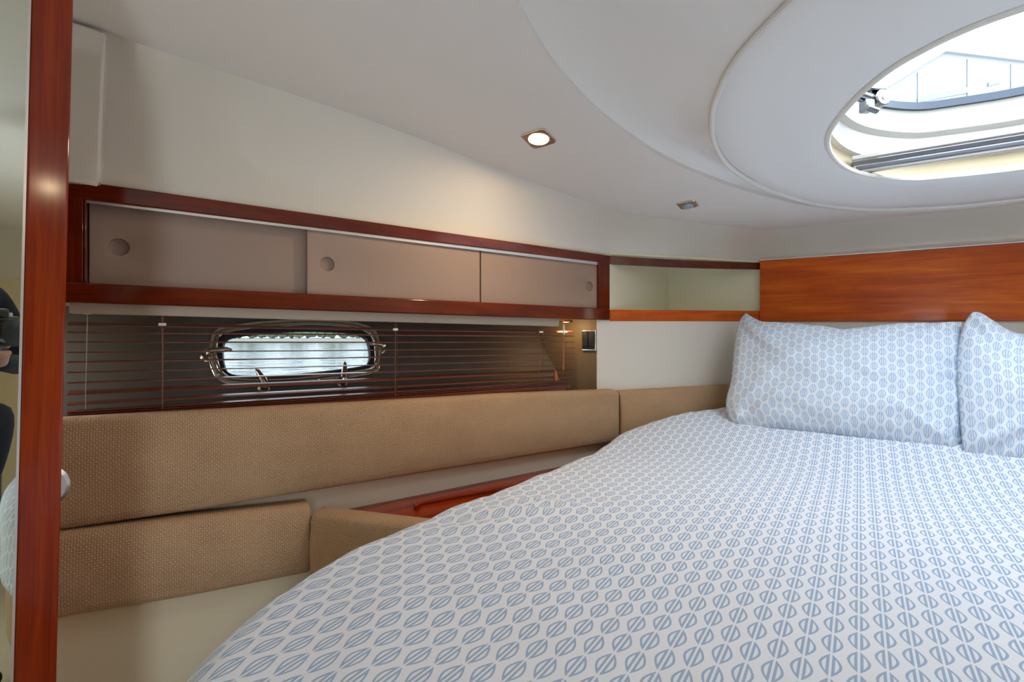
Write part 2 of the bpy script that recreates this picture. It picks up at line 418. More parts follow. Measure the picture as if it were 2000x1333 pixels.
# chrome hinge on the port side of the hatch
hp = CP(1700, 196, .16)
hinge = bpy.data.objects.new('hinge', None); COL.objects.link(hinge); hinge.parent = hat
hx = (U * .55 + A * .45).normalized(); hy = ZZ.cross(hx)
tube('arm', [hp - hx * .05 + ZZ * .02, hp + hx * .02 - ZZ * .0], .013, 'dark_chrome', hinge, seg=16, bevel=.002)
disc_stack('pivot', hp + hx * .022 - hy * .024, hy, [(0, 0), (.020, 0), (.023, .004), (.023, .044), (.020, .048), (0, .048)], 'dark_chrome', hinge)
disc_stack('screw', hp + hx * .022 - hy * .026, hy, [(0, 0), (.008, 0), (.008, .003), (0, .003)], 'aluminium', hinge)
box('bracket', hp - hx * .018 - hy * .008 - ZZ * .022, (.03, .03, .034), 'dark_chrome', hinge, ax=(hx, hy, ZZ), bevel=.006, seg=3)
tube('arm', [hp - hx * .03 - ZZ * .03 - hy * .02, hp + hx * .004 - ZZ * .04 - hy * .02], .009, 'dark_chrome', hinge, seg=14, bevel=.002)
box('lid_plate', hp + hx * .01 + ZZ * .030, (.06, .03, .012), 'dark_chrome', hinge, ax=(hx, hy, ZZ), bevel=.004)

# ------------------------------------------------------------------ downlights
def downlight(label, px, py, side, lit, pos=None, power=1.0, group='recessed ceiling downlights'):
    p = pos or CP(px, py); u, v = uv_of(p); e = .03
    du = (B(u + e, v, CEIL(u + e, v)) - B(u - e, v, CEIL(u - e, v))).normalized(); dv = (B(u, v + e, CEIL(u, v + e)) - B(u, v - e, CEIL(u, v - e))).normalized()
    n = dv.cross(du).normalized()
    if n.z > 0: n = -n
    t = thing('downlight', label, 'downlight', group, p)
    t_m = lambda o: setattr(o, 'parent', t) or setattr(o, 'location', -p) or o
    s = side / 2; N = 32
    def sq(k, h, rr=.12):
        out = []
        for j in range(N):
            a = 2 * PI * (j + .5) / N; c, q = math.cos(a), math.sin(a); m = (abs(c) ** 8 + abs(q) ** 8) ** (-1 / 8)
            out.append(p + (du * c * m + dv * q * m) * s * k + n * h)
        return out
    def ci(r, h): return [p + (du * math.cos(2 * PI * (j + .5) / N) + dv * math.sin(2 * PI * (j + .5) / N)) * s * r + n * h for j in range(N)]
    t_m(sweep('bezel', [sq(1, -.004), sq(1, .002), sq(.95, .005), sq(.86, .006), ci(.74, .004), ci(.70, -.004)], 'satin_nickel', caps=False, smooth=30))
    if lit:
        t_m(sweep('lens', [ci(.71, .002), ci(.6, .004), ci(.3, .005), ci(.01, .005)], 'lens_glow'))
        ld = bpy.data.lights.new('downlight_lamp', 'AREA'); ld.shape = 'DISK'; ld.size = side * .62; ld.energy = LAMP_W * power; ld.color = WARM
        lo = bpy.data.objects.new('downlight_lamp', ld); COL.objects.link(lo); lo.parent = t; lo.location = n * .008
        lo.rotation_euler = (n).to_track_quat('-Z', 'Y').to_euler()
    else:
        t_m(sweep('lens', [ci(.62, .001), ci(.60, .008), ci(.45, .013), ci(.2, .015), ci(.01, .015)], 'lens_off'))
    return t
downlight('lit square ceiling downlight glowing warm white', 1052, 270, .082, True)
downlight('unlit square ceiling downlight with grey lens nearer the corner shelf', 1343, 399, .068, False)
for (uu_, vv_, lb) in ((1.17, -.12, 'lit square downlight in the ceiling over the starboard foot of the bed'), (1.6, .9, 'unseen lit square downlight added for fill in the starboard side of the ceiling near the hull')):  # starboard-side one is out of view, added by symmetry as fill light
    downlight(lb, 0, 0, .082, True, B(uu_, vv_, CEIL(uu_, vv_)), .75)

# ------------------------------------------------------------------ walls and floor
def wall_quad(name, a, b, z0, z1, mat, parent=None, th=.02, n=None):
    """upright slab from plan point a to b"""
    a, b = Vector(a), Vector(b); d = (b - a).normalized(); nn = n or Vector((-d.y, d.x, 0))
    st = [[p + ZZ * z0, p + ZZ * z1, p + ZZ * z1 + nn * th, p + ZZ * z0 + nn * th] for p in (a, b)]
    return sweep(name, st, mat, parent)
wl = sroot('wall_left')
wf = sroot('wall_front')
aft = K1 - E * 2.9
# forward white bulkhead with its corner face
st = []
for p, n in ((R0, M), (K1, (M + CH).normalized()), (K2, (CH - A).normalized()), (B(2 * UC + .309, 2.519), -A)):
    st.append([p + ZZ * FLOOR, p + ZZ * .064, p + ZZ * .064 - n * .03, p + ZZ * FLOOR - n * .03])
sweep('white_panel', st, 'white_wall', wf, smooth=20)
wall_quad('backing_panel', B(-.45, 2.56), B(2 * UC + .45, 2.56), .0, .42, 'white_wall', wf, .02, A)
# end face of the window recess
DV = -U
wall_quad('end_panel', R0 + M * -.002, R0 + DV * .42, FLOOR, .06, 'end_tan', wl, .01, A)
# hull panel with an opening for the port
HP = Vector((M.x, M.y, .571)); HC = MC - .27
def HULL(px, py, off=0): return on(px, py, HP, HC + off)
hn = HP.normalized()
w_out = [(417, 652), (440, 642), (500, 633), (560, 629), (610, 627), (670, 630), (712, 638), (734, 652), (741, 685), (739, 715), (727, 731), (650, 744), (560, 754), (480, 755), (432, 748), (415, 722), (409, 688)]
w_in = [(441, 668), (460, 657), (520, 650), (580, 646), (620, 646), (680, 649), (708, 657), (717, 668), (721, 690), (719, 706), (708, 713), (650, 721), (570, 729), (500, 731), (455, 730), (443, 718), (438, 692)]
wo = cr([HULL(x, y) for x, y in w_out], 72, True); wi = cr([HULL(x, y) for x, y in w_in], 72, True)
wc = sum(wo, Vector()) / 72
hu = (E - hn * E.dot(hn)).normalized(); hv = hn.cross(hu); hv = hv if hv.z > 0 else -hv
def rect_pt(p):
    d = p - wc; x, y = d.dot(hu), d.dot(hv); k = 9
    if x > 0: k = min(k, 1.45 / x)
    if x < 0: k = min(k, -1.1 / x)
    if y > 0: k = min(k, .20 / y)
    if y < 0: k = min(k, -.36 / y)
    return wc + d * k
outer = [rect_pt(p) for p in wo]
sweep('hull_panel', [outer, wo], 'vinyl_grey', wl, closed=True, caps=False, smooth=0)
# ledge strip under the upper cushion and lining below
stp = [(-150, 1140), (120, 1089), (690, 990), (1095, 920), (1240, 893)]
led_b = [W(x, y, .0) for x, y in stp]; led_b = [Vector((p.x, p.y, -.60)) for p in led_b]; led_t = [Vector((p.x, p.y, -.38)) for p in led_b]
ribbon('ledge_strip', led_t, led_b, -M * .02, 'beige_ledge', wl)
lowp = [K1 - E * t for t in (-.05, .8, 1.4, 2.4)]
ribbon('lower_lining', [p + ZZ * -.59 + M * .005 for p in lowp], [p + ZZ * FLOOR + M * .005 for p in lowp], -M * .02, 'cream_liner', wl)
# horizontal sill closing the window recess below
sill = [K1 - E * t for t in (-.02, .8, 1.6, 2.6)]
ribbon('recess_sill', [p + ZZ * -.285 + M * .0 for p in sill], [p + ZZ * -.305 for p in sill], -M * .30, 'vinyl_grey', wl)
aw = K1 - E * 2.2
wall_quad('aft_lining', K1 - E * 1.85, K1 - E * 3.6, -.32, .36, 'cream_liner', wl, .02, -M)
fl = [B(-2.3, VB - .2, FLOOR), B(3.2, VB - .2, FLOOR), B(2.2, 2.6, FLOOR), B(-1.4, 2.6, FLOOR)]
bm = bmesh.new(); bm.faces.new([bm.verts.new(p) for p in fl]); struct(from_bm('floor', bm, 'carpet', smooth=0))
mir = lambda p: B(2 * UC - uv_of(p)[0], uv_of(p)[1], p.z)
ws = [mir(K2), mir(K1), mir(K1 - E * 3.2)]
Mm = mir(M) - mir(Vector((0, 0, 0)))
st = [[p + ZZ * FLOOR, p + ZZ * .36, p + ZZ * .36 - Mm * .03, p + ZZ * FLOOR - Mm * .03] for p in ws]
struct(sweep('wall_right', st, 'cream_liner', smooth=20))
wb = sroot('wall_back')
zc = .66
uL, uR = -2.1, 2.95
for (a, b, z0, z1) in ((uL, .34, FLOOR, zc), (.80, uR, FLOOR, zc), (.34, .80, .22, zc)):  # doorway gap added out of view, open to the sky and sized for fill light
    wall_quad('panel', B(a, VB), B(b, VB), z0, z1, 'cream_liner', wb, .03, -A)
wall_quad('aft_port', K1 - E * 3.5, B(-2.1, VB), FLOOR, zc, 'cream_liner', wb, .02, -M)

# cream cover panel beside the cove, far left
cp_t = [CP(60, 10), CP(145, 44), CP(203, 61)]
tp = [W(x, y, .112) for x, y in ((20, 0), (90, 22), (150, 44), (200, 60), (207, 66))]
bt = [W(x, y, .022) for x, y in ((20, 340), (90, 350), (135, 354), (188, 359), (196, 356))]
rows = []
for i in range(9):
    t = i / 8; rows.append([a.lerp(b, t) + M * (.05 * t * (1 - t)) for a, b in zip(tp, bt)])
st = [r + [q - M * .05 for q in r[::-1]] for r in rows]
struct(sweep('trim_5', st, 'gelcoat', bevel=.006, seg=3))

# ------------------------------------------------------------------ overhead locker
lk = thing('overhead_locker', 'long overhead locker with cherry wood frame and three taupe sliding doors', 'locker')
def line(x0, y0, x1, y1, n=9, a=None, b=None):
    a = x0 if a is None else a; b = x1 if b is None else b
    return [(a + (b - a) * i / (n - 1), y0 + (a + (b - a) * i / (n - 1) - x0) * (y1 - y0) / (x1 - x0)) for i in range(n)]
T1 = lambda a, b, n=9: line(190, 358, 1188, 499, n, a, b)
T2 = lambda a, b, n=9: line(170, 390, 1169, 512, n, a, b)
T3 = lambda a, b, n=9: line(130, 550.6, 1193, 603, n, a, b)
T4 = lambda a, b, n=9: line(130, 590.5, 1188, 626, n, a, b)
def Wl(l, off=0): return [W(x, y, off) for x, y in l]
ribbon('top_rail', Wl(T1(-60, 1192)), Wl(T2(-60, 1192)), -M * .025, 'cherry_dark', lk, bevel=.003)
ribbon('bottom_rail', Wl(T3(-60, 1191), .012), Wl(T4(-60, 1191), .012), -M * .037, 'cherry_dark', lk, bevel=.004)
def stile(x0, x1, off, th, mt='cherry_dark', name='stile'):
    pts = [(x0, 1), (x1, 1)]
    tops = [W(x, T2(x, x + 1, 2)[0][1] - 1, off) for x in (x0, x1)]; bots = [W(x, T3(x, x + 1, 2)[0][1] + 1, off) for x in (x0, x1)]
    return ribbon(name, tops, bots, -M * th, mt, lk, bevel=.0015, uvflip=True)
stile(60, 162, -.001, .024); stile(162.5, 168, -.004, .03)
stile(1170, 1191, -.001, .05)
ribbon('track', [W(x, y + .5, -.006) for x, y in T2(168, 1170)], [W(x, y + 6, -.006) for x, y in T2(168, 1170)], -M * .004, 'aluminium', lk)
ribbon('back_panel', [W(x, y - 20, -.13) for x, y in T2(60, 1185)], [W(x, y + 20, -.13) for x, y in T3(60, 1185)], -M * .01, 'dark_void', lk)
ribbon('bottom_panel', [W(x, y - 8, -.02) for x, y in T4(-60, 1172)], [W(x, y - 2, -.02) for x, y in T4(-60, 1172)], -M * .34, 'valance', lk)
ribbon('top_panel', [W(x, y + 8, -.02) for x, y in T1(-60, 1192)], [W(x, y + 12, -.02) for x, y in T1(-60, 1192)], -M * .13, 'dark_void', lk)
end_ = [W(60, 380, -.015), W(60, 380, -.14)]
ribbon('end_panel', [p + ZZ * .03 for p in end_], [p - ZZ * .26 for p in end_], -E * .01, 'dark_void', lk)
def sdoor(x0, x1, off, hx_, hy_, hr=.0205):
    tops = [W(x, y + 3, off) for x, y in T2(x0, x1, 3)]; bots = [W(x, y + 6, off) for x, y in T3(x0, x1, 3)]
    # panel with a round recess: ring loft from the outline to the hole
    c = W(hx_, hy_, off); N = 48
    a, b_, c_, d = tops[0], tops[-1], bots[-1], bots[0]
    dxa = E; hole = [c + (E * math.cos(2 * PI * j / N) + ZZ * math.sin(2 * PI * j / N)) * hr for j in range(N)]
    cs = [(q - c) for q in (a, b_, c_, d)]; poly = [(q.dot(E), q.z) for q in cs]
    def edge(ang):
        dx, dy = math.cos(ang), math.sin(ang); best = 99
        for (x1_, y1_), (x2_, y2_) in zip(poly, poly[1:] + poly[:1]):
            ex, ey = x2_ - x1_, y2_ - y1_; den = dx * ey - dy * ex
            if abs(den) < 1e-9: continue
            t = (x1_ * ey - y1_ * ex) / den; s = (x1_ * dy - y1_ * dx) / den
            if t > 0 and -1e-6 <= s <= 1 + 1e-6: best = min(best, t)
        return best
    angs = sorted([2 * PI * j / N for j in range(N)] + [math.atan2(y, x) % (2 * PI) for x, y in poly])
    def R(f, dz): return [c + (E * math.cos(w) + ZZ * math.sin(w)) * f(w) + M * dz for w in angs]
    o = sweep('sliding_door', [R(edge, -.016), R(edge, -.001), R(lambda w: edge(w) - .0012, 0), R(lambda w: hr + .0025, 0), R(lambda w: hr, -.001), R(lambda w: hr, -.004)], 'door_taupe', lk, caps=False, smooth=30)
    sweep('finger_pull', [R(lambda w: hr * 1.0, -.0035), R(lambda w: hr * .93, -.0095), R(lambda w: hr * .6, -.011), R(lambda w: hr * .01, -.011)], 'pull_taupe', o, caps=False, smooth=30)
sdoor(174, 640, -.034, 232, 483)
sdoor(600, 937.5, -.014, 639, 516)
sdoor(939.5, 1171, -.014, 1151, 560)

# ------------------------------------------------------------------ corner shelf niche
cs = thing('corner_shelf', 'open corner shelf with cream lining framed in cherry wood', 'shelf')
xs = [1191, 1250, 1310, 1370, 1430, 1486]
ct = [CHP(x, 499.5 + 13.5 * (1 - ((1486 - x) / 295) ** 1.6) * 1.0) for x in xs]; cb = [CHP(x, 516 + 10.5 * (1 - ((1486 - x) / 295) ** 1.6)) for x in xs]
ribbon('top_rail', ct, cb, -CH * .02, 'cherry_dark', cs, bevel=.002)
ribbon('bottom_rail', [CHP(x, 605 + 2.5 * (x - 1190) / 295, .004) for x in xs], [CHP(x, 627.5 + .5 * (x - 1190) / 295, .004) for x in xs], -CH * .024, 'cherry_panel', cs, bevel=.003)
NC = Vector((.773, 2.40, 0)); nl = CHP(1191, 560, -.004); nl.z = 0; nr = CHP(1498, 560, -.004); nr.z = 0
for nm, a, b in (('side_panel', nl, NC), ('back_panel', NC, nr)):
    wall_quad(nm, a, b, .05, .36, 'niche', cs, .01)
def tri(name, z, mt, th):
    st = [[q + ZZ * z, q + ZZ * (z + th)] for q in (nl, NC + A * .01, nr)]
    bm = bmesh.new(); lo = [bm.verts.new(q + ZZ * z) for q in (nl, NC + A * .01, nr)]; hi = [bm.verts.new(q + ZZ * (z + th)) for q in (nl, NC + A * .01, nr)]
    bm.faces.new(lo); bm.faces.new(hi[::-1])
    for i in range(3): bm.faces.new((lo[i], lo[(i + 1) % 3], hi[(i + 1) % 3], hi[i]))
    from_bm(name, bm, mt, cs)
tri('shelf_board', .072, 'niche', .012); tri('top_board', .325, 'niche', .01)

# ------------------------------------------------------------------ headboard panel
hx_px = [1484, 1560, 1640, 1742, 1860, 2000, 2160, 2400]
def hb_top(x): return lerp_tab([(1484, 510), (1742, 493), (2000, 474), (2400, 452)], x)
hb = ribbon('headboard_panel', [HB(x, hb_top(x), .012) for x in hx_px], [HB(x, 628 - (x - 1484) * .002, .012) for x in hx_px], A * .014, 'cherry_panel', bevel=.0015)
tag(hb, 'glossy cherry wood panel with wavy grain above the pillows', 'panel')
struct(tube('trim_6', [HB(x, hb_top(x) - 2, .014) for x in hx_px], .003, 'aluminium'))

# ------------------------------------------------------------------ port light: window_1
pw = sroot('window_1', 'rounded oblong port window with metal frame behind the blind', 'window')
def mixr(t, off): return [a.lerp(b, t) + hn * off for a, b in zip(wi, wo)]
sweep('frame', [mixr(1.02, -.004), mixr(1.02, .010), mixr(.96, .014), mixr(.80, .012), mixr(.74, .007), mixr(.66, .012), mixr(.58, .010), mixr(.52, -.006)], 'port_flange', pw, caps=False, smooth=30)
sweep('gasket', [mixr(.54, .002), mixr(.48, .004), mixr(.14, .000), mixr(.02, -.006), mixr(.0, -.012)], 'black_rubber', pw, caps=False)
tube('rim', [p for p in mixr(.62, .010)], .0045, 'bronze_steel', pw, seg=10, loop=True)
tube('rim', [p for p in mixr(1.0, .008)], .0045, 'bronze_steel', pw, seg=10, loop=True)
bm = bmesh.new(); bm.faces.new([bm.verts.new(p) for p in mixr(.02, -.010)]); from_bm('glass_pane', bm, 'port_glass', pw)
sweep('hood', [[a + hn * .004 for a in wo[0:1]] and [wo[j] + hv * .022 + hn * .0 for j in range(2, 24)], [wo[j] + hv * .020 + hn * .012 for j in range(2, 24)], [wo[j] + hv * .002 + hn * .014 for j in range(2, 24)], [wo[j] - hv * .002 + hn * .004 for j in range(2, 24)]], 'valance', pw, closed=False, caps=False) if False else None
for j in range(0, 72, 8):
    disc_stack('rivet', mixr(.87, .015)[j], hn, [(.0045, 0), (.0045, .002), (.002, .0032), (0, .0032)], 'chrome', pw, seg=10)
def latch(px, py, qx, qy):
    p, q = HULL(px, py, .022), HULL(qx, qy, .034); l = disc_stack('latch', p - hn * .02, hn, [(0, 0), (.017, 0), (.018, .004), (.013, .008), (.013, .022), (.016, .024), (.016, .032), (0, .034)], 'bronze_steel', pw, seg=20)
    tube('lever', [p + hn * .012, p.lerp(q, .3) + hn * .012, p.lerp(q, .8) + hn * .008, q], [.010, .0095, .0075, .004], 'bronze_steel', l, seg=12)
    disc_stack('knob', p + hn * .012, hn, [(.009, 0), (.009, .006), (.005, .009), (0, .009)], 'chrome', l, seg=16)
for a in ((405, 691, 452, 684), (517, 752, 500, 722), (670, 742, 673, 708), (746, 678, 722, 673)): latch(*a)

# ------------------------------------------------------------------ venetian blind
vb = thing('venetian_blind', 'brown wooden venetian blind with open slats across the port window', 'blind')
OFFB = -.035
HR1 = lambda a, b, n=6: line(135, 612, 1090, 638, n, a, b)
ribbon('headrail', [W(x, y - 1, OFFB + .02) for x, y in T4(135, 1092, 6)], [W(x, y, OFFB + .02) for x, y in HR1(135, 1092)], -M * .04, 'valance', vb, bevel=.001)
left_y = [633, 650, 669.5, 690, 708.5, 729, 749, 769, 790]; right_y = [649, 657.5, 669, 681, 691.5, 703.5, 714, 724.5, 736]
tilts = [.30, .10, .02, -.02, .03, -.03, .02, .26, .16]
def slat(y0, y1, tilt, x0=133, x1=1118, nm='slat', wd=.025, th=.0022):
    a, b = W(x0, y0, OFFB), W(x1, y1, OFFB); d = (b - a).normalized(); n = M * math.cos(tilt) - ZZ * math.sin(tilt); up = d.cross(n); up = up if up.z > 0 else -up
    st = []
    for i in range(7):
        c = a.lerp(b, i / 6) + ZZ * (-.0012 * math.sin(PI * i / 6))
        st.append([c + n * (wd * (q - .5)) + up * (h + .0012 * math.sin(PI * q)) for q, h in ((0, 0), (.33, 0), (.66, 0), (1, 0), (1, th), (.66, th), (.33, th), (0, th))])
    return sweep(nm, st, 'blind_wood', vb)
for y0, y1, t in zip(left_y, right_y, tilts): slat(y0, y1, t)
for k_ in range(4): slat(805 + k_ * 4.0, 744 + k_ * 2.6, .06, x1=1112)
slat(823, 757, 0.05, x1=1110, nm='bottom_rail', th=.010)
def cord(x, y0, y1, mt='cord_brown', r=.0012, off=OFFB + .014):
    return tube('ladder_cord', [W(x, y0, off), W(x, (y0 + y1) / 2, off), W(x, y1, off)], r, mt, vb, seg=6)
cord(317, 617, 822); cord(319.5, 617, 822, off=OFFB - .014)
cord(772, 629, 782); cord(776, 629, 782, off=OFFB - .014)
cord(1052, 637, 762, r=.0011); cord(1060, 637, 762, off=OFFB - .014, r=.0011)
tube('cord', [W(171, 613, OFFB + .016), W(169, 700, OFFB + .016), W(167, 765, OFFB + .018), W(167, 800, OFFB + .018)], .0007, 'valance', vb, seg=6)
for x, y in ((317, 634), (772, 644), (1057, 649)):
    box('cord_clip', W(x, y, OFFB + .016), (.016, .006, .007), 'clear_plastic', vb, ax=(E, M, ZZ), bevel=.001)
for x, y in ((317, 616), (171, 613), (772, 627)): box('cord_guide', W(x, y, OFFB + .012), (.014, .008, .003), 'clear_plastic', vb, ax=(E, M, ZZ), bevel=.0008)
tube('tilt_wand', [W(1100.5, 653, OFFB + .03), W(1100.5, 690, OFFB + .03), W(1100, 723, OFFB + .03)], .0042, 'wand_wood', vb, seg=6)
tube('wand_hook', [W(1101, 634, OFFB + .022), W(1101, 640, OFFB + .030), W(1101, 654, OFFB + .03)], .004, 'clear_plastic', vb, seg=8)
tube('pull_cord', [W(1058, 650, OFFB + .02), W(1070, 680, OFFB + .025), W(1083, 728, OFFB + .025)], .0011, 'cord_brown', vb, seg=6)
tp_ = W(1085, 724, OFFB + .025); disc_stack('tassel', tp_, Vector((.04, 0, -1)), [(0, 0), (.004, .001), (.0055, .008), (.0085, .024), (.0085, .034), (.005, .041), (0, .042)], 'wand_wood', vb, seg=14)

# reading light under the rail and rocker switches on the end panel
rl = thing('puck_light', 'small lit amber puck light under the locker rail', 'light', loc=W(1105, 626, -.05))
pc = Vector(rl.location)
def rebase(o, t): o.parent = t; o.location = -Vector(t.location); return o
rebase(disc_stack('housing', pc, -ZZ, [(0, 0), (.030, 0), (.031, .003), (.026, .008), (.024, .008), (.022, .005), (0, .005)], 'chrome', seg=24), rl)
rebase(disc_stack('lens', pc, -ZZ, [(.022, .0055), (.015, .0075), (0, .008)], 'glow_amber', seg=20), rl)
ld = bpy.data.lights.new('puck_lamp', 'POINT'); ld.energy = .30; ld.color = (1, .66, .30); ld.shadow_soft_size = .012
lo = bpy.data.objects.new('puck_lamp', ld); COL.objects.link(lo); lo.parent = rl; lo.location = (0, 0, -.018)
sp0 = R0 + DV * .033
sz_ = -(665 - HY) / F * 2.0
sw = thing('switch_panel', 'black double rocker switch with chrome frame on the end panel', 'switch', loc=sp0 + ZZ * sz_)
def sbox(nm, du, dz, sz, mt, d=.0, **k): return rebase(box(nm, Vector(sw.location) + DV * du + ZZ * dz - A * d, sz, mt, ax=(DV, A, ZZ), **k), sw)
sbox('frame', 0, 0, (.062, .010, .086), 'chrome', .004, bevel=.003)
sbox('face', 0, 0, (.054, .004, .076), 'black_plastic', .010, bevel=.001)
for s in (-1, 1): sbox('rocker', s * .0135, .004, (.024, .006, .060), 'black_plastic', .013, bevel=.002)

# ------------------------------------------------------------------ cushions
def cushion(name, tops, bots, thick, label, bulge=.010, r=.022, group='fabric backrest cushions', n=None, nst=None):
    st = []; n = n or M; N = len(tops)
    if nst: tops, bots = cr(tops, nst), cr(bots, nst); N = nst
    for i, (t, b) in enumerate(zip(tops, bots)):
        nn = n[i] if isinstance(n, list) else n
        up = (t - b); h = up.length; up = up / h; e = math.sin(PI * min(1, max(0, (i + .0) / (N - 1)))) ** .35 if N > 2 else 1
        prof = []
        for q in range(13):                     # front face, bottom to top
            f = q / 12; prof.append(b + up * (r + (h - 2 * r) * f) + nn * (bulge * e * math.sin(PI * f) ** .7))
        for q in range(1, 5):
            a = PI / 2 * q / 4; prof.append(b + up * (h - r + r * math.sin(a)) - nn * (r - r * math.cos(a)))
        prof.append(b + up * h - nn * (thick - .008)); prof.append(b + up * (h - .008) - nn * thick); prof.append(b + up * .008 - nn * thick); prof.append(b - nn * (thick - .008))
        for q in range(4, 0, -1):
            a = PI / 2 * q / 4; prof.append(b + up * (r - r * math.sin(a)) - nn * (r - r * math.cos(a)))
        # ends tuck in softly
        if i in (0, N - 1):
            c = sum(prof, Vector()) / len(prof); prof = [c + (p - c) * .955 for p in prof]
        st.append(prof)
    return tag(sweep(name, st, 'tweed', smooth=50), label, 'cushion', group)
OFC = .055
def poly(pts): return lambda x: lerp_tab(pts, x)
ut = poly([(-60, 829), (120, 820), (400, 804), (700, 788), (1000, 770), (1200, 762)]); ub = poly([(-60, 1068), (120, 1040), (400, 998), (700, 948), (1000, 899), (1210, 864)])
xs = [-60, -40, 120, 260, 400, 550, 700, 850, 1000, 1120, 1196, 1206, 1209]
cushion('backrest_cushion', [W(x, ut(x), OFC) for x in xs], [W(x, ub(x), OFC) for x in xs], .054, 'long tan woven backrest cushion below the venetian blind')
xs = [1212, 1215, 1226, 1290, 1360, 1430, 1480]
cushion('backrest_cushion', [CHP(x, 765 - (x - 1212) * .055, .05) for x in xs], [CHP(x, 870, .05) for x in xs], .05, 'short tan cushion in the corner behind the bed head', n=CH)
lt = poly([(-60, 1066), (118, 1046), (360, 1016), (604, 988)]); lb = poly([(-60, 1242), (115, 1214), (360, 1172), (606, 1123)])
xs = [-60, -40, 118, 240, 360, 480, 592, 604, 607]
cushion('backrest_cushion', [W(x, lt(x), .075) for x in xs], [W(x, lb(x), .075) for x in xs], .068, 'lower tan cushion at left under the long one')
c0 = ZP(606, 1003, -.475); c1 = ZP(800, 1026, -.475); cd = (c1 - c0).normalized(); cn = Vector((cd.y, -cd.x, 0))
c1 = c0 + cd * .42
tt = [c0.lerp(c1, f) for f in (0, .01, .04, .3, .6, .9, 1)]
cushion('backrest_cushion', tt, [p - ZZ * .19 for p in tt], .06, 'lower tan cushion wrapping the front of the side counter', n=cn)

# ------------------------------------------------------------------ side counter with fiddle rail
sc_ = thing('side_counter', 'cherry wood side counter between the bed and the wall', 'counter')
zc_ = -.514
p0 = W(640, 999, .0); p1 = W(1230, 896, .0)
pts = [Vector((p.x, p.y, 0)) for p in (p0 - E * .1 + M * .0, K1 + M * .001, K1 + M * .06, c1 - cn * .02, c0 - cn * .02)]
bm = bmesh.new(); uvl = bm.loops.layers.uv.verify()
hi = [bm.verts.new(p + ZZ * zc_) for p in pts]; lo_ = [bm.verts.new(p + ZZ * (zc_ - .025)) for p in pts]
fs = [bm.faces.new(hi), bm.faces.new(lo_[::-1])] + [bm.faces.new((hi[i], lo_[i], lo_[(i + 1) % 5], hi[(i + 1) % 5])) for i in range(5)]
for f in fs:
    for lp in f.loops: lp[uvl].uv = (lp.vert.co.dot(E), lp.vert.co.dot(M))
from_bm('top', bm, 'cherry_post', sc_, bevel=.002)
fr = [ZP(x, y, zc_ + .008) for x, y in ((816, 992), (812, 987), (820, 983), (900, 968), (1000, 950), (1090, 932))]
tube('fiddle_rail', cr(fr, 24), .007, 'cherry_post', sc_, seg=10)
box('body', K1 - E * .42 + M * .12 + ZZ * -.9, (.5, .18, .69), 'cream_liner', sc_, ax=(E, M, ZZ))

# ------------------------------------------------------------------ bed
half = [(-.18, 2.43), (-.35, 2.36), (-.52, 2.14), (-.66, 1.94), (-.72, 1.78), (-.745, 1.5), (-.775, 1.1), (-.80, .85), (-.80, .60), (-.768, .44), (-.71, .30), (-.59, .175), (-.43, .08), (-.24, .01), (0, -.03), (.2, -.04)]
full = [(.42, 2.445)] + half + [(UC, -.04)] + [(2 * UC - u, v) for u, v in half[::-1]]
BO = (UC, 1.2)
fine = cr([(u, v, 0) for u, v in full], 600, True)
BF = sorted((math.atan2(p.y - BO[1], p.x - BO[0]), math.hypot(p.x - BO[0], p.y - BO[1])) for p in fine)
BF = [(BF[-1][0] - 2 * PI, BF[-1][1])] + BF + [(BF[0][0] + 2 * PI, BF[0][1])]
BEDZ = -.41
def bed_rise(u, v): return .10 * smooth(1.62, 2.30, v + .25 * max(0, -u - .2)) 
def duvet_z(u, v, edge):
    z = BEDZ + bed_rise(u, v)
    z += .006 * noise.noise(Vector((u * 2.2, v * 2.2, 3))) + .0035 * noise.noise(Vector((u * 6, v * 6, 9)))
    k_ = math.exp(-((edge) / .18) ** 2)
    z += k_ * (.006 * noise.noise(Vector((u * 9, v * 9, 1))) + .004 * noise.noise(Vector((u * 22, v * 14, 5))))
    # creases near the side counter
    for (cu, cv, du_, dv_, amp, wd) in ((-.60, .93, .16, .10, .010, .022), (-.58, 1.01, .18, .05, .008, .02), (-.62, .83, .12, .12, .006, .02), (-.50, .55, .2, .16, .004, .02)):
        L = math.hypot(du_, dv_); x = ((u - cu) * du_ + (v - cv) * dv_) / L; y = (-(u - cu) * dv_ + (v - cv) * du_) / L
        z += 1.5 * amp * math.exp(-(y / wd) ** 2 - (x / (L * .6)) ** 2)
    return z
NB = 360; tops = [i / 70 for i in range(1, 71)]
bm = bmesh.new(); uvl = bm.loops.layers.uv.verify(); rows = []; uvr = []
SH = .075
for t in tops:
    r_, q_ = [], []
    for j in range(NB):
        a = -PI + 2 * PI * j / NB; R = lerp_tab(BF, a) - SH * .95; rr = R * t; u, v = BO[0] + rr * math.cos(a), BO[1] + rr * math.sin(a)
        r_.append(bm.verts.new(B(u, v, duvet_z(u, v, R - rr)))); q_.append((u, v))
    rows.append(r_); uvr.append(q_)
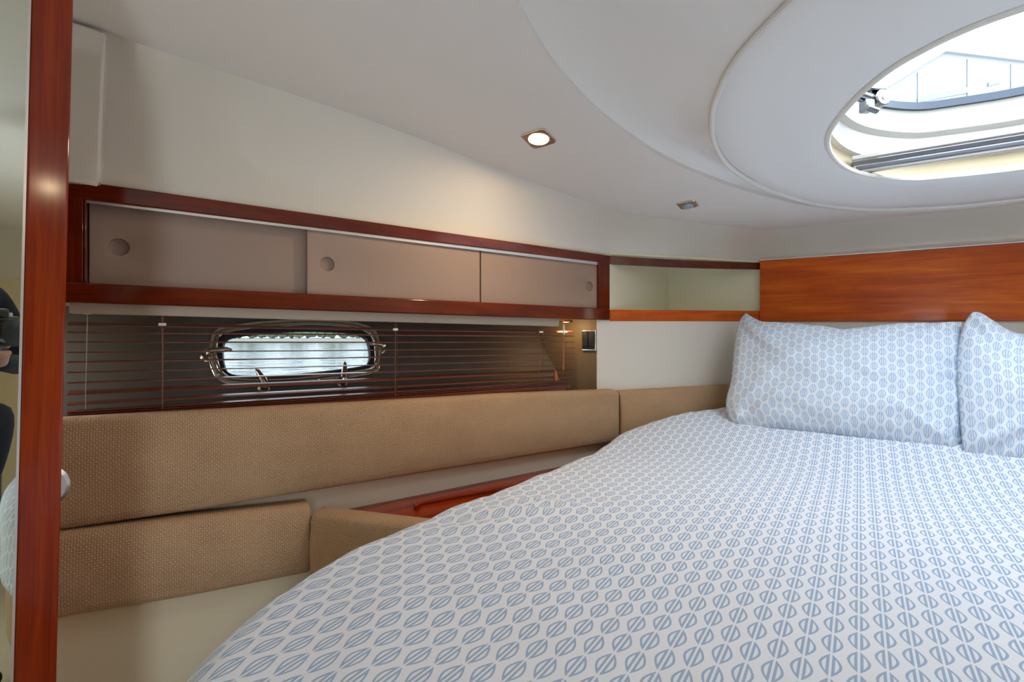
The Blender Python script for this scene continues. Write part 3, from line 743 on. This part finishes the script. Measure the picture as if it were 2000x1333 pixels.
for s in range(1, 15):                                          # rolled edge and drop
    r_, q_ = [], []
    for j in range(NB):
        a = -PI + 2 * PI * j / NB; R = lerp_tab(BF, a) - SH * .95; ub_, vb_ = BO[0] + R * math.cos(a), BO[1] + R * math.sin(a)
        z0 = duvet_z(ub_, vb_, 0); dropk = .035 + .10 * (1 - smooth(1.6, 2.2, vb_))
        if s <= 9:
            w = PI / 2 * s / 9; out = SH * math.sin(w); dn = SH * (1 - math.cos(w)); arc = SH * w
        else:
            f = (s - 9) / 5; out = SH + .004 * math.sin(j * .35) * f; dn = SH + dropk * f; arc = SH * PI / 2 + dropk * f
        wv = .006 * noise.noise(Vector((ub_ * 5, vb_ * 5, s * .12)))
        u, v = ub_ + (out + wv) * math.cos(a), vb_ + (out + wv) * math.sin(a)
        r_.append(bm.verts.new(B(u, v, z0 - dn))); q_.append((ub_ + arc * math.cos(a), vb_ + arc * math.sin(a)))
    rows.append(r_); uvr.append(q_)
cv = bm.verts.new(B(BO[0], BO[1], duvet_z(BO[0], BO[1], 1)))
for j in range(NB):
    j2 = (j + 1) % NB
    f = bm.faces.new((cv, rows[0][j], rows[0][j2]))
    for lp, q in zip(f.loops, (BO, uvr[0][j], uvr[0][j2])): lp[uvl].uv = q
    for i in range(len(rows) - 1):
        f = bm.faces.new((rows[i][j], rows[i + 1][j], rows[i + 1][j2], rows[i][j2]))
        for lp, q in zip(f.loops, (uvr[i][j], uvr[i + 1][j], uvr[i + 1][j2], uvr[i][j2])): lp[uvl].uv = q
dv_o = tag(from_bm('duvet', bm, 'duvet_print', smooth=80), 'white duvet with small blue leaf print spread over the bed', 'duvet')
sd = dv_o.modifiers.new('thick', 'SOLIDIFY'); sd.thickness = .012; sd.offset = -1
bed = thing('island_bed', 'island bed with rounded foot, tan woven base below the duvet', 'bed', loc=B(UC, 1.2, FLOOR))
def bring(k, z):
    out = []
    for j in range(120):
        a = -PI + 2 * PI * j / 120; R = lerp_tab(BF, a) - k; out.append(B(BO[0] + R * math.cos(a), BO[1] + R * math.sin(a), z))
    return out
rebase(sweep('mattress', [bring(.11, -.62), bring(.05, -.62), bring(.03, -.60), bring(.03, -.49), bring(.08, -.45), bring(.16, -.44), bring(.45, -.44)], 'white_wall', caps=True), bed)
rebase(sweep('base_upholstery', [bring(.10, -.80), bring(.02, -.80), bring(.01, -.785), bring(.01, -.62), bring(.03, -.605), bring(.10, -.605)], 'tweed', caps=True, uvflip=True), bed)
rebase(sweep('plinth', [bring(.14, FLOOR), bring(.14, -.80)], 'cherry_dark', caps=True, uvflip=True), bed)

# ------------------------------------------------------------------ pillows
def pillow(label, top, bottom, left, right, v0, z0, v1, z1, T=.085, seed=0, uvo=(0, 0)):
    d = (A * (v1 - v0) + ZZ * (z1 - z0)).normalized(); n = d.cross(U).normalized()
    if n.dot(A) > 0: n = -n
    base = B(0, v0, z0); c = n.dot(base)
    def q(p): return on(p[0], p[1], n, c)
    NX, NY = 70, 46
    t_, b_, l_, r_ = cr([q(p) for p in top], NX + 1), cr([q(p) for p in bottom], NX + 1), cr([q(p) for p in left], NY + 1), cr([q(p) for p in right], NY + 1)
    P = {}; bm = bmesh.new(); uvl = bm.loops.layers.uv.verify(); UVm = {}
    front, back = {}, {}
    w_ = (t_[-1] - t_[0]).length; h_ = (l_[-1] - l_[0]).length
    for i in range(NX + 1):
        for j in range(NY + 1):
            s, t = i / NX, j / NY
            pt = (1 - t) * t_[i] + t * b_[i] + (1 - s) * l_[j] + s * r_[j] - ((1 - s) * (1 - t) * t_[0] + s * (1 - t) * t_[-1] + (1 - s) * t * b_[0] + s * t * b_[-1])
            x, y = 2 * s - 1, 2 * t - 1
            f = (max(0, 1 - abs(x) ** 2.6) ** .55) * (max(0, 1 - abs(y) ** 2.4) ** .55)
            em = 1 - abs(x) ** 4
            wr = 1.5 * .010 * noise.noise(Vector((x * 2.6 + seed, y * 2.2, 1))) + .009 * noise.noise(Vector((x * 6 + seed, y * 5, 4)))
            # creases radiating from the lower corners and the gathered side seam
            for (cx_, cy_, a_, am) in ((-1, 1, -.55, .016), (-1, 1, -.95, .012), (1, 1, -2.5, .014), (1, 1, -2.2, .012), (1, -1, 2.5, .012), (1, -.1, 3.0, .008), (-1, -1, .8, .010)):
                rx, ry = x - cx_, (y - cy_) * .75; ca, sa = math.cos(a_), math.sin(a_); al, ac = rx * ca + ry * sa, -rx * sa + ry * ca
                am *= 2.3
                if al > 0: wr += am * math.exp(-(ac / .045) ** 2) * math.exp(-al / .38) * min(1, al / .06) - am * .7 * math.exp(-((ac - .09) / .05) ** 2) * math.exp(-al / .38) * min(1, al / .06)
            ed = min(1, f * 3)
            front[i, j] = bm.verts.new(pt + n * (T * f + wr * ed + .004))
            if 0 < i < NX and 0 < j < NY: back[i, j] = bm.verts.new(pt - n * (T * .75 * f) )
            else: back[i, j] = front[i, j]
            UVm[i, j] = (uvo[0] + s * w_, uvo[1] + (1 - t) * h_)
    for i in range(NX):
        for j in range(NY):
            for S, fl_ in ((front, 0), (back, 1)):
                idx = [(i, j), (i + 1, j), (i + 1, j + 1), (i, j + 1)]
                if fl_: idx = idx[::-1]
                vs_ = [S[k_] for k_ in idx]
                if len(set(vs_)) < 4: continue
                try: f = bm.faces.new(vs_)
                except ValueError: continue
                for lp, k_ in zip(f.loops, idx): lp[uvl].uv = UVm[k_]
    return tag(from_bm('pillow', bm, 'pillow_print', smooth=80), label, 'pillow', 'pillows at the bed head')
pillow('left pillow, whole in view, pale blue with leaf print',
       [(1457, 613), (1472, 622), (1500, 632), (1560, 637), (1610, 642), (1650, 648), (1690, 642), (1760, 636), (1840, 631), (1878, 630)],
       [(1432, 836), (1460, 842), (1500, 843), (1530, 842), (1600, 849), (1700, 862), (1800, 877), (1874, 887)],
       [(1457, 613), (1443, 632), (1434, 680), (1429, 740), (1418, 790), (1432, 836)],
       [(1878, 630), (1877, 660), (1879, 720), (1882, 800), (1874, 887)], 2.02, -.355, 2.30, .05)
pillow('right pillow cut by the frame edge, overlapping the other pillow',
       [(1900, 611), (1916, 613), (1940, 628), (1972, 648), (2010, 656), (2120, 660), (2300, 655), (2520, 640)],
       [(1880, 888), (1930, 896), (2000, 903), (2200, 935), (2440, 985)],
       [(1900, 611), (1884, 632), (1870, 680), (1868, 730), (1874, 810), (1880, 888)],
       [(2520, 640), (2500, 800), (2440, 985)], 1.98, -.355, 2.26, .05, seed=7, uvo=(.9, .02))

# ------------------------------------------------------------------ mirrored door at far left
ND = Vector((.711, -.703, 0)).normalized(); DC = -1.026
md = thing('mirror_door', 'open door edge with red cherry wood stile and tall mirror', 'door')
DD = Vector((-ND.y, ND.x, 0)); DD = DD if DD.x > 0 else -DD
def DP(px, py, off=0): return on(px, py, ND, DC + off)
def dline(xt, xb, z, off=0):                       # edge running from pixel column xt at the top row to xb at the bottom row
    a, b = DP(xt, 0, off), DP(xb, 1333, off); f = (z - a.z) / (b.z - a.z); return a + (b - a) * f
zs = [.60, .3, 0, -.3, -.6, -.9, -1.24]
sweep('stile', [[dline(61, 26, z), dline(143, 110, z), dline(143, 110, z) - ND * .035, dline(61, 26, z) - ND * .035] for z in zs], 'cherry_post', md, bevel=.003)
sweep('mirror_bead', [[dline(55.5, 20.5, z, .001), dline(61.2, 26.2, z, .001), dline(61, 26, z) - ND * .012, dline(55.5, 20.5, z) - ND * .012] for z in zs], 'aluminium', md)
mst = []
for z in zs:
    r = dline(56, 21, z, -.003); l = r - DD * .50; mst.append([r, l, l - ND * .006, r - ND * .006])
sweep('mirror', mst, 'mirror', md, smooth=0)
bst = []
for z in zs:
    r = dline(56, 21, z, -.011); l = r - DD * .50; bst.append([r, l, l - ND * .02, r - ND * .02])
sweep('backing', bst, 'cherry_dark', md)
hc = DP(78, 956, -.045); disc_stack('door_handle', hc + ND * .0, -ND, [(0, 0), (.031, 0), (.036, .004), (.036, .012), (.031, .018), (0, .018)], 'aluminium', md, seg=36)

# ------------------------------------------------------------------ photographer and camera, seen in the mirror
cm = thing('photo_camera', 'black camera held by the photographer, reflected in the mirror', 'camera', loc=(0, -.1, 0))
def crb(o): return rebase(o, cm)
crb(disc_stack('lens_barrel', (0, -.012, 0), (0, -1, 0), [(.036, 0), (.040, .002), (.040, .014), (.038, .016), (.038, .03), (.041, .032), (.041, .05), (0, .05)], 'black_plastic', seg=32))
crb(disc_stack('front_glass', (0, -.018, 0), (0, -1, 0), [(0, 0), (.02, .001), (.031, .006), (.031, .01)], 'lens_off', seg=28))
crb(box('body', (0, -.085, .004), (.135, .055, .092), 'black_plastic', bevel=.010, seg=3))
crb(box('viewfinder_hump', (0, -.082, .058), (.05, .06, .028), 'black_plastic', bevel=.008, seg=3))
crb(box('grip', (-.058, -.062, -.004), (.024, .035, .080), 'black_plastic', bevel=.009, seg=3))
crb(disc_stack('dial', (.045, -.085, .049), (0, 0, 1), [(.013, 0), (.013, .010), (.011, .012), (0, .012)], 'aluminium', seg=20))

def skin_body(name, verts, edges, mat, parent, sub=2, root=0):
    me = bpy.data.meshes.new(name); me.from_pydata([v[:3] for v in verts], edges, []); o = bpy.data.objects.new(name, me); COL.objects.link(o)
    me.materials.append(MATS[mat])
    s = o.modifiers.new('skin', 'SKIN'); s.use_smooth_shade = True
    sv = me.skin_vertices[0].data
    for i, v in enumerate(verts): sv[i].radius = (v[3], v[4] if len(v) > 4 else v[3]); sv[i].use_root = (i == root)
    m = o.modifiers.new('sub', 'SUBSURF'); m.levels = sub; m.render_levels = sub
    if parent: o.parent = parent
    return o
PB = Vector((.13, -.40, 0))                               # the photographer stands at the foot of the bed
ps = thing('person', 'person in navy top holding a camera, seen in the mirror', 'person', loc=(PB.x, PB.y, FLOOR))
O_ = Vector((PB.x, PB.y, 0))
def pv(x, y, z, r, r2=None): return (O_.x + x, O_.y + y, z, r, r2 or r)
hz = FLOOR
hl = Vector((-.085, -.10, -.03)); hr_ = Vector((.07, -.12, -.05))
verts = [pv(0, 0, -.30, .135, .10), pv(0, 0, -.12, .13, .095), pv(0, -.01, .06, .155, .10), pv(0, -.02, .17, .11, .08), pv(0, 0, .25, .05), pv(0, .02, .30, .05),
         pv(-.18, -.01, .14, .06), pv(-.25, .06, -.10, .044), (hl.x - .045, hl.y - .03, hl.z - .035, .027),
         pv(.18, -.01, .14, .06), pv(.22, .07, -.12, .044), (hr_.x + .03, hr_.y - .05, hr_.z - .045, .027),
         pv(-.09, .05, -.36, .095), (.03, -.10, -.235, .068, .068), (.04, -.20, -.365 - .19, .045, .045), (.04, -.10, -.375 - .22, .035, .035),
         pv(.09, 0, -.40, .095), pv(.10, .02, -.78, .058), pv(.10, -.02, -1.16, .04), pv(.10, .10, -1.215, .035)]
edges = [(0, 1), (1, 2), (2, 3), (3, 4), (4, 5), (2, 6), (6, 7), (7, 8), (2, 9), (9, 10), (10, 11), (0, 12), (12, 13), (13, 14), (14, 15), (0, 16), (16, 17), (17, 18), (18, 19)]
rebase(skin_body('body', verts, edges, 'navy', None), ps)
hd = bmesh.new(); bmesh.ops.create_uvsphere(hd, u_segments=32, v_segments=24, radius=1)
hc_ = O_ + Vector((0, .05, .40))
for v in hd.verts:
    x, y, z = v.co; jaw = 1 - .28 * max(0, -z) ** 1.2
    y2 = y * (1 - .05 * max(0, -z)); nose = .16 * math.exp(-(x / .13) ** 2 - ((z + .12) / .16) ** 2) if y > .4 else 0
    eye = -.05 * (math.exp(-((x - .35) / .16) ** 2 - ((z - .05) / .1) ** 2) + math.exp(-((x + .35) / .16) ** 2 - ((z - .05) / .1) ** 2)) if y > .3 else 0
    mouth = -.03 * math.exp(-(x / .26) ** 2 - ((z + .5) / .04) ** 2) if y > .3 else 0
    v.co = hc_ + Vector((x * .072 * jaw, (y2 + nose + eye + mouth) * .092, z * .115))
head = rebase(from_bm('head', hd, 'skin', smooth=80), ps)
hb_ = bmesh.new(); bmesh.ops.create_uvsphere(hb_, u_segments=28, v_segments=20, radius=1)
bmesh.ops.delete(hb_, geom=[v for v in hb_.verts if v.co.z < -.25 or (v.co.y > .35 and v.co.z < .45)], context='VERTS')
for v in hb_.verts: v.co = hc_ + Vector((v.co.x * .079, v.co.y * .099 - .004, v.co.z * .122 + .003))
hair = from_bm('hair', hb_, 'hair', smooth=80); rebase(hair, ps)
for s in (-1, 1):
    rebase(disc_stack('ear', hc_ + Vector((s * .070, -.005, -.005)), Vector((s, -.3, 0)), [(.028, 0), (.026, .008), (.012, .010), (0, .006)], 'skin', seg=16), ps)
    rebase(disc_stack('eye', hc_ + Vector((s * .026, .080, .006)), Vector((0, 1, 0)), [(.011, 0), (.009, .004), (.004, .006), (0, .006)], 'leather', seg=14), ps)
def hand(wrist, palm, tips, thumb):
    V = [(*wrist, .022, .022), (*(wrist.lerp(palm, .6)), .026, .018), (*palm, .030, .016)]; Eg = [(0, 1), (1, 2)]
    h = rebase(skin_body('hand', V, Eg, 'skin', None), ps)
    for k_, (b0, b1, b2, b3) in enumerate(tips):
        rebase(skin_body('finger', [(*b0, .0095), (*b1, .009), (*b2, .0085), (*b3, .0065)], [(0, 1), (1, 2), (2, 3)], 'skin', None), ps)
    rebase(skin_body('thumb', [(*thumb[0], .012), (*thumb[1], .0105), (*thumb[2], .008)], [(0, 1), (1, 2)], 'skin', None), ps)
Vv = Vector
hand(Vv((-.13, -.15, -.055)), Vv((-.085, -.125, -.02)),
     [(Vv((-.082, -.11, .028 - .021 * i)), Vv((-.080, -.075, .030 - .021 * i)), Vv((-.062, -.066, .030 - .021 * i)), Vv((-.042, -.074, .029 - .021 * i))) for i in range(4)],
     (Vv((-.085, -.14, .0)), Vv((-.068, -.152, .022)), Vv((-.045, -.152, .032))))
hand(Vv((.105, -.17, -.10)), Vv((.055, -.12, -.062)),
     [(Vv((.045 - .004 * i, -.105 + .021 * i - .02, -.062)), Vv((.018 - .004 * i, -.10 + .021 * i - .02, -.060)), Vv((-.005 - .004 * i, -.10 + .021 * i - .02, -.057)), Vv((-.022 - .004 * i, -.10 + .021 * i - .02, -.050)) ) for i in range(4)],
     (Vv((.065, -.115, -.05)), Vv((.074, -.10, -.02)), Vv((.066, -.085, .0))))

# ------------------------------------------------------------------ outdoors
wt = []
bo = K1 - M * .62
for t, d in ((3.0, 0), (-40, 0), (-300, 260), (300, 300), (150, 0)): pass
wpts = [bo - E * 3 + ZZ * -1.15, bo + E * 3.2 + ZZ * -1.15, bo + E * 140 - M * 140 + ZZ * -1.15, bo - E * 140 - M * 140 + ZZ * -1.15]
bm = bmesh.new(); bm.faces.new([bm.verts.new(p) for p in wpts]); wtr = from_bm('water', bm, 'water', smooth=0); wtr['kind'] = 'structure'; 
def far(px, d, z): return Vector(((px - CX) / F * d, d, z))
bk = ribbon('river_bank', [far(x, 58, -.75) for x in (-400, 200, 800, 1500)], [far(x, 57, -1.2) for x in (-400, 200, 800, 1500)], Vector((0, 12, 0)), 'bank_earth', smooth=0)
tag(bk, 'low earth bank across the water outside the port window', 'bank')
protos = []
def tree(px, d, hgt, seed):
    rnd = random.Random(seed); t = thing('tree', 'pale green tree on the far bank, seen through the port window', 'tree', 'trees on the far bank', far(px, d, -.745))
    p = Vector(t.location)
    rebase(tube('trunk', [p, p + ZZ * hgt * .4, p + ZZ * hgt * .8], [.16, .12, .05], 'bark', seg=7), t)
    bm = bmesh.new()
    for k_ in range(14):
        low = k_ < 5
        c = p + (Vector(((k_ - 2) * hgt * .23, rnd.uniform(-.1, .1) * hgt, hgt * .15)) if low else Vector((rnd.uniform(-1, 1) * hgt * .22, rnd.uniform(-1, 1) * hgt * .2, hgt * rnd.uniform(.3, .85)))); r = hgt * (rnd.uniform(.13, .15) if low else rnd.uniform(.13, .24))
        g = bmesh.ops.create_icosphere(bm, subdivisions=3, radius=r)
        for v in g['verts']:
            v.co = v.co * (1 + .35 * noise.noise(v.co * 2.2 / r + Vector((seed, k_, 0)))) + c
    rebase(from_bm('crown', bm, 'foliage', smooth=0), t)
for i, px in enumerate((330, 410, 490, 570, 650, 730, 810)): tree(px, 62, 4.4 + (i * 7 % 5) * .35, i)
# pale boathouse beyond the hatch
bh = thing('boathouse', 'pale gabled boathouse seen through the deck hatch', 'building')
D_ = 16.0
def sk(px, py, d=D_): return ray(px, py) * d
apex, eave = sk(1842, 104), sk(1700, 192)
rg = sk(2150, 140, D_ * 1.0); ez = eave.z - 3
gA, gB, gC = sk(1842, 104), sk(1690, 198), sk(2150, 141)
wallp = [Vector((gB.x, gB.y, -2)), gB, gA, gC, Vector((gC.x, gC.y, -2))]
st = [[p for p in wallp], [p + Vector((3, 9, 0)) for p in wallp]]
sweep('wall', st, 'cladding', bh, smooth=0)
for a, b in ((gB, gA), (gA, gC)):
    sweep('roof_edge', [[p + Vector((0, -.12, dz)) for dz in (0, .12)] + [p + Vector((0, .5, dz)) for dz in (.12, 0)] for p in (a, b)], 'roofing', bh)
for x, yt in ((1793, 142), (1890, 116), (1975, 126)):
    q0, q1 = sk(x, yt, D_ * .999), sk(x, 215, D_ * .999)
    box('panel_joint', (q0 + q1) / 2, (.035, .03, q0.z - q1.z), 'roofing', bh)
for (x0, y0, x1, y1, h) in ((1793, 199, 1890, 180, 10), (1931, 167, 1957, 160, 9)):
    a, b = sk(x0, y0, D_ * .997), sk(x1, y1, D_ * .997)
    w_ = ribbon('window', [a + ZZ * h / F * D_ * .7, b + ZZ * h / F * D_], [a - ZZ * .02, b - ZZ * .02], Vector((0, .1, 0)), 'far_glass', bh)

# ------------------------------------------------------------------ sky portals (sampling guides for the openings)
def portal(c, n, sx, sy):
    ld = bpy.data.lights.new('sky_portal', 'AREA'); ld.shape = 'RECTANGLE'; ld.size = sx; ld.size_y = sy; ld.cycles.is_portal = True
    o = bpy.data.objects.new('sky_portal', ld); COL.objects.link(o); o.location = c; o.rotation_euler = Vector(n).to_track_quat('-Z', 'Y').to_euler()
hc3 = B(UC, 1.55, CEIL(UC, 1.55) + .26)
portal(hc3, (0, 0, -1), 1.15, 1.15)
portal(wc - hn * .06, hn, .56, .30)
portal(B(.57, VB - .04, -.51), A, .48, 1.5)
